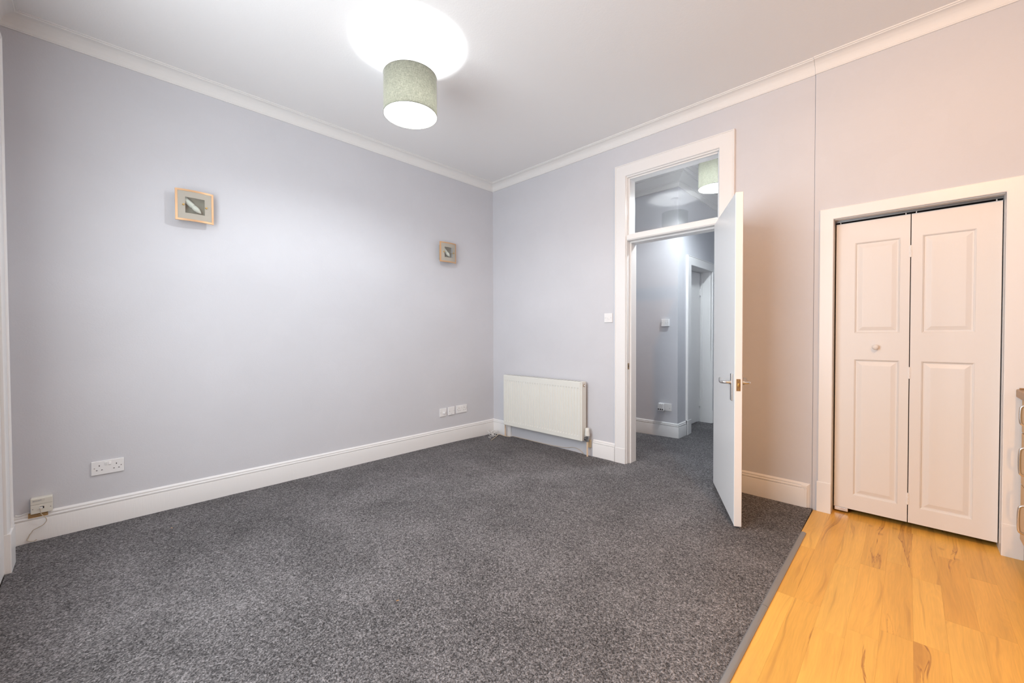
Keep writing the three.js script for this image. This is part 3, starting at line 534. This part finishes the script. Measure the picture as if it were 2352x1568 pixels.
{
  const o = thing('telephone_socket', 'cream telephone master socket box resting on the skirting', 'phone socket', [0.0, 0.199, 3.4835], Math.PI / 2);
  const w = 0.0405, h = 0.043;
  part('box', bx(-w, w, -h, h, 0, 0.03, 0.004), M.cream, o);
  const f = part('lower_cover', bx(-w, w, -h, 0.006, 0.028, 0.034, 0.0015), M.cream, o);
  part('upper_cover', bx(-w, w, 0.0075, h - 0.004, 0.028, 0.034, 0.0015), M.cream, o);
  part('jack', bx(-0.007, 0.009, -0.019, -0.007, 0.033, 0.0346), M.slot, o);
  part('plug', bx(-0.008, 0.004, -0.019, -0.009, 0.034, 0.043, 0.002), M.cable, o);
  for (const x of [-0.033, 0.033]) part('screw', cyl(0.0025, 0.0025, 0.001, x, -0.016, 0.034, 'z', 12), M.screw, f);
  const cv = document.createElement('canvas'); cv.width = 256; cv.height = 64;
  const c = cv.getContext('2d'); c.fillStyle = '#dcd8cd'; c.fillRect(0, 0, 256, 64); c.fillStyle = '#777c86'; c.font = 'bold 36px sans-serif'; c.fillText('openreach', 6, 36); c.fillRect(8, 48, 150, 5);
  const tx = new THREE.CanvasTexture(cv); tx.colorSpace = THREE.SRGBColorSpace;
  part('printed_mark', new THREE.PlaneGeometry(0.046, 0.0115).translate(-0.011, 0.028, 0.0343), std({ name: 'printed mark', map: tx, roughness: 0.4 }), o);
  o.updateMatrixWorld(true);
  o.attach(part('cord', tube([[0.042, 0.186, 3.4855], [0.052, 0.18, 3.486], [0.054, 0.165, 3.486], [0.05, 0.152, 3.484], [0.045, 0.135, 3.474], [0.042, 0.112, 3.466], [0.04, 0.09, 3.478], [0.036, 0.078, 3.498], [0.033, 0.068, 3.517], [0.03, 0.058, 3.522], [0.028, 0.045, 3.53], [0.026, 0.03, 3.535], [0.026, 0.018, 3.54], [0.027, 0.01, 3.53], [0.029, 0.006, 3.515], [0.03, 0.012, 3.505]], 0.0018, 90, 7), M.tan, scene));
  top('skirting_cable', tube([[0.012, 0.162, 3.58], [0.015, 0.158, 3.565], [0.013, 0.162, 3.545], [0.012, 0.163, 3.53]], 0.003, 30, 7), M.cable, 'thin white cable lying on the skirting beside the phone socket', 'cable');
}

// ---------------------------------------------------------------- radiator
{
  const o = thing('radiator', 'ivory fluted panel radiator under the bare wall by the corner', 'radiator');
  const x0 = 0.277, x1 = 1.303, y0 = 0.139, y1 = 0.695, zf = 0.11, n = 30, pitch = (x1 - x0 - 0.03) / n;
  const xs = [], ys = [[y0 + 0.008, 0], [y0 + 0.045, 0], [y0 + 0.058, 1], [y1 - 0.066, 1], [y1 - 0.052, 0], [y1 - 0.004, 0]];
  xs.push([x0, 0, -0.01], [x0 + 0.004, 0, 0]);
  for (let i = 0; i < n; i++) for (const [f, d] of [[0.28, 0], [0.4, -1], [0.62, -1], [0.74, 0]]) xs.push([x0 + 0.015 + (i + f) * pitch, d, 0]);
  xs.push([x1 - 0.004, 0, 0], [x1, 0, -0.01]);
  const rows = [[y0, 0, -0.03], [y0 + 0.002, 0, -0.006], ...ys.map(([y, k]) => [y, k, 0]), [y1, 0, -0.006]], pos = [];
  const P = rows.map(([y, k, dz]) => xs.map(([x, d, ez]) => [x, y, zf + d * k * 0.0055 + Math.min(dz, ez)]));
  for (let j = 0; j + 1 < P.length; j++) for (let i = 0; i + 1 < xs.length; i++) pos.push(...P[j][i], ...P[j][i + 1], ...P[j + 1][i + 1], ...P[j][i], ...P[j + 1][i + 1], ...P[j + 1][i]);
  const g = new THREE.BufferGeometry(); g.setAttribute('position', new THREE.BufferAttribute(new Float32Array(pos), 3)); g.computeVertexNormals();
  part('front_panel', uvm(g), M.rad, o);
  part('back_panel', bx(x0 + 0.01, x1 - 0.01, y0 + 0.005, y1 - 0.01, 0.035, 0.045, 0.003), M.rad, o);
  for (const [a, b] of [[x0, x0 + 0.012], [x1 - 0.004, x1 + 0.014]]) part('side_panel', bx(a, b, y0 + 0.004, y1, 0.034, zf - 0.006, 0.004), M.rad, o);
  const tg = part('top_grille', bx(x0, x1 + 0.012, y1 - 0.004, y1 + 0.001, 0.034, zf - 0.003, 0.0015), M.rad, o);
  for (let i = 0; i < 24; i++) part('grille_slot', bx(x0 + 0.03 + i * 0.041, x0 + 0.056 + i * 0.041, y1 + 0.0005, y1 + 0.0014, 0.05, 0.095), M.grille, tg);
  for (const x of [x0 + 0.15, x1 - 0.15]) part('bracket', bx(x - 0.015, x + 0.015, y0 + 0.05, y1 - 0.06, 0, 0.04), M.steel, o);
  const v = part('bleed_plug', cyl(0.014, 0.014, 0.006, x1 + 0.014, y1 - 0.033, 0.07, 'x', 24), M.tarnish, o);
  part('bleed_screw', cyl(0.009, 0.008, 0.008, x1 + 0.018, y1 - 0.033, 0.07, 'x', 20), M.plastic, v);
  // valve at the doorway end
  const vx = 1.35, vz = 0.066;
  const val = part('valve_body', join(cyl(0.011, 0.011, 0.04, vx - 0.022, 0.163, vz, 'x', 18), cyl(0.013, 0.013, 0.018, vx, 0.163, vz, 'y', 18), uvm(new THREE.CylinderGeometry(0.015, 0.015, 0.016, 6).translate(vx, 0.148, vz)), uvm(new THREE.CylinderGeometry(0.015, 0.015, 0.012, 6).rotateZ(Math.PI / 2).translate(vx - 0.026, 0.163, vz)), cyl(0.012, 0.012, 0.018, vx, 0.182, vz, 'y', 18)), M.steel, o);
  part('valve_head', lathe([[0, 0.268], [0.014, 0.267], [0.0185, 0.262], [0.0205, 0.235], [0.0225, 0.2], [0.0225, 0.194], [0.016, 0.191], [0, 0.191]], 28).translate(vx, 0, vz), M.rad, val);
  part('supply_pipe', cyl(0.0078, 0.0078, 0.139, vx, 0.0705, vz, 'y', 18), M.copper, o);
  // lockshield at the corner end
  const lv = part('lockshield_valve', join(cyl(0.011, 0.011, 0.03, x0 - 0.006, 0.163, vz, 'x', 16), cyl(0.012, 0.012, 0.04, x0 - 0.016, 0.16, vz, 'y', 16)), M.steel, o);
  part('lockshield_cap', cyl(0.012, 0.01, 0.03, x0 - 0.016, 0.195, vz, 'y', 18), M.plastic, lv);
  part('return_pipe', cyl(0.0078, 0.0078, 0.139, x0 - 0.016, 0.0705, vz, 'y', 18), M.copper, o);
  top('wood_block', bx(1.312, 1.354, 0.072, 0.143, 0.0, 0.022, 0.003), M.card, 'pale wooden block on the wall behind the radiator supply pipe', 'block');
}

// ---------------------------------------------------------------- loose cables in the corner
{
  const pts = [];
  for (let i = 0; i <= 70; i++) {
    const a = i * 0.62, r = 0.035 + 0.028 * Math.sin(i * 0.37) + 0.012 * Math.sin(i * 1.3);
    pts.push([0.125 + r * Math.cos(a) * 0.85, 0.006 + 0.045 * (0.5 + 0.5 * Math.sin(i * 0.83)) * (i > 8 ? 1 : 0.1), 0.12 + r * Math.sin(a) * 0.75 + 0.012 * Math.sin(i * 0.51)]);
  }
  top('coiled_cable', tube(pts, 0.0027, 520, 6), M.cable, 'tangled white cable heaped on the carpet in the corner', 'cable');
  top('loose_cable', tube([[0.2, 0.004, 0.228], [0.188, 0.004, 0.238], [0.165, 0.004, 0.23], [0.145, 0.004, 0.205], [0.16, 0.004, 0.18], [0.19, 0.005, 0.17]], 0.0023, 60, 6), M.cable, 'flat white cable loop on the carpet in front of the tangle', 'cable');
  top('cut_cable', tube([[0.285, 0.005, 0.305], [0.25, 0.006, 0.235], [0.21, 0.012, 0.15], [0.195, 0.02, 0.12], [0.215, 0.02, 0.1], [0.262, 0.012, 0.09], [0.33, 0.005, 0.055]], 0.0035, 60, 8), M.tan, 'stiff tan cable with a cut end beside the radiator pipe', 'cable');
  top('wall_cable', tube([[0.33, 0.006, 0.018], [0.6, 0.004, 0.012], [0.9, 0.006, 0.01], [1.06, 0.016, 0.008], [1.14, 0.034, 0.006], [1.2, 0.03, 0.006], [1.25, 0.01, 0.012], [1.275, -0.004, 0.02]], 0.0025, 80, 7), M.tan, 'thin cable running along the wall below the radiator', 'cable');
}
// crumbs of dropped debris on the carpet
for (const [x, z, a, l] of [[0.37, 2.96, 0.6, 'orange splinter lying on the carpet below the double socket'], [1.93, 2.37, 1.2, 'small tan crumb lying in the middle of the carpet']])
  top('splinter', uvm(new RoundedBoxGeometry(0.011, 0.002, 0.0022, 1, 0.0008).rotateY(a).translate(x, 0.002, z)), std({ name: 'orange splinter', color: C(0.7, 0.36, 0.12), roughness: 0.7 }), l, 'splinter');

// ---------------------------------------------------------------- kitchen units at the right
{
  const fx = 3.897, zb = 0.03, zw = 0.53;
  function dHandle(parent, y, z, len) {
    part('handle', uvm(tube([[fx, y + len / 2, z], [fx - 0.02, y + len / 2, z], [fx - 0.031, y + len / 2 - 0.006, z], [fx - 0.034, y + len / 2 - 0.018, z], [fx - 0.034, y - len / 2 + 0.018, z], [fx - 0.031, y - len / 2 + 0.006, z], [fx - 0.02, y - len / 2, z], [fx, y - len / 2, z]], 0.0055, 50, 10)), M.chrome, parent);
  }
  const u = thing('drawer_unit', 'light oak kitchen drawer unit beside the folding cupboard doors', 'drawer unit');
  part('carcass', bx(fx + 0.02, RIGHT - 0.005, 0.1, 0.815, zb, zb + zw, 0.001), M.oak, u);
  part('plinth', bx(fx + 0.05, fx + 0.066, -0.004, 0.1, zb, zb + zw), M.oak, u);
  for (const [y0, y1, hz] of [[0.645, 0.81, 0.12], [0.386, 0.64, 0.12], [0.106, 0.381, 0.12]]) {
    const d = part('drawer_front', bx(fx, fx + 0.02, y0, y1, zb + 0.001, zb + zw - 0.002, 0.002), M.oak, u);
    dHandle(d, (y0 + y1) / 2 + 0.03, 0.27, y1 - y0 > 0.2 ? 0.128 : 0.09);
  }
  const v = thing('base_cabinet', 'light oak kitchen base cabinet next to the drawer unit', 'base cabinet');
  part('carcass', bx(fx + 0.02, RIGHT - 0.005, 0.1, 0.815, zb + zw + 0.002, 3.4, 0.001), M.oak, v);
  part('plinth', bx(fx + 0.05, fx + 0.066, -0.004, 0.1, zb + zw + 0.002, 3.4), M.oak, v);
  for (let z = zb + zw + 0.003; z < 3.0; z += 0.568) { const d = part('cabinet_door', bx(fx, fx + 0.02, 0.106, 0.81, z, z + 0.564, 0.002), M.oak, v); dHandle(d, 0.7, z + 0.06, 0.128); }
  const w = thing('worktop', 'brown laminate kitchen worktop running over the oak units', 'worktop');
  part('top', bx(3.878, RIGHT - 0.005, 0.817, 0.857, 0.024, 3.4, 0.005), M.worktop, w);
  part('end_upstand', bx(3.888, RIGHT - 0.02, 0.857, 0.864, 0.024, 0.036, 0.002), M.worktop, w);
  part('back_upstand', bx(RIGHT - 0.02, RIGHT - 0.005, 0.857, 0.9, 0.024, 3.4, 0.002), M.worktop, w);
  // warm spotlight over the kitchen; second head added to brighten floor and ceiling
  const o = thing('kitchen_spotlight', 'warm ceiling spotlight bar above the kitchen units, second head added to brighten the floor', 'spotlight', [3.89, 0, 2.2]);
  const bar = part('ceiling_bar', bx(-0.02, 0.02, CEIL - 0.025, CEIL, -0.06, 0.42, 0.006), M.chrome, o);
  for (const [z, aim, I] of [[0, V3(-0.42, -1.45, -1.7), KITCHEN_I * 1.12], [0.36, V3(-0.35, -1.7, 0.1), KITCHEN_I * 0.8]]) {
    const at = V3(0, CEIL - 0.13, z), q = new THREE.Quaternion().setFromUnitVectors(V3(0, -1, 0), aim.normalize());
    const aimed = (g) => g.applyQuaternion(q).translate(at.x, at.y, at.z);
    const hd = part('spot_head', aimed(lathe([[0.0, 0.075], [0.02, 0.072], [0.03, 0.055], [0.034, 0.012], [0.032, 0.012], [0.028, 0.052], [0, 0.068]], 32)), M.chrome, o);
    part('swivel_stem', cyl(0.006, 0.006, 0.07, 0, CEIL - 0.055, z, 'y', 12), M.chrome, hd);
    part('bulb', aimed(lathe([[0, -0.022], [0.018, -0.018], [0.026, -0.004], [0.024, 0.014], [0.012, 0.034], [0, 0.04]], 28)), M.warmBulb, hd);
    const l = new THREE.SpotLight(C(...WARM), I, 0, 1.15, 0.75, 2); l.position.copy(at); l.castShadow = true; l.shadow.radius = 1.2; l.name = 'kitchen_light'; o.add(l);
    l.target.position.copy(at).add(aim); o.add(l.target); l.target.name = 'spot_aim';
  }
}

scene.traverse((o) => { if (o.isMesh) { o.castShadow = true; o.receiveShadow = true; } });
renderer.render(scene, camera);
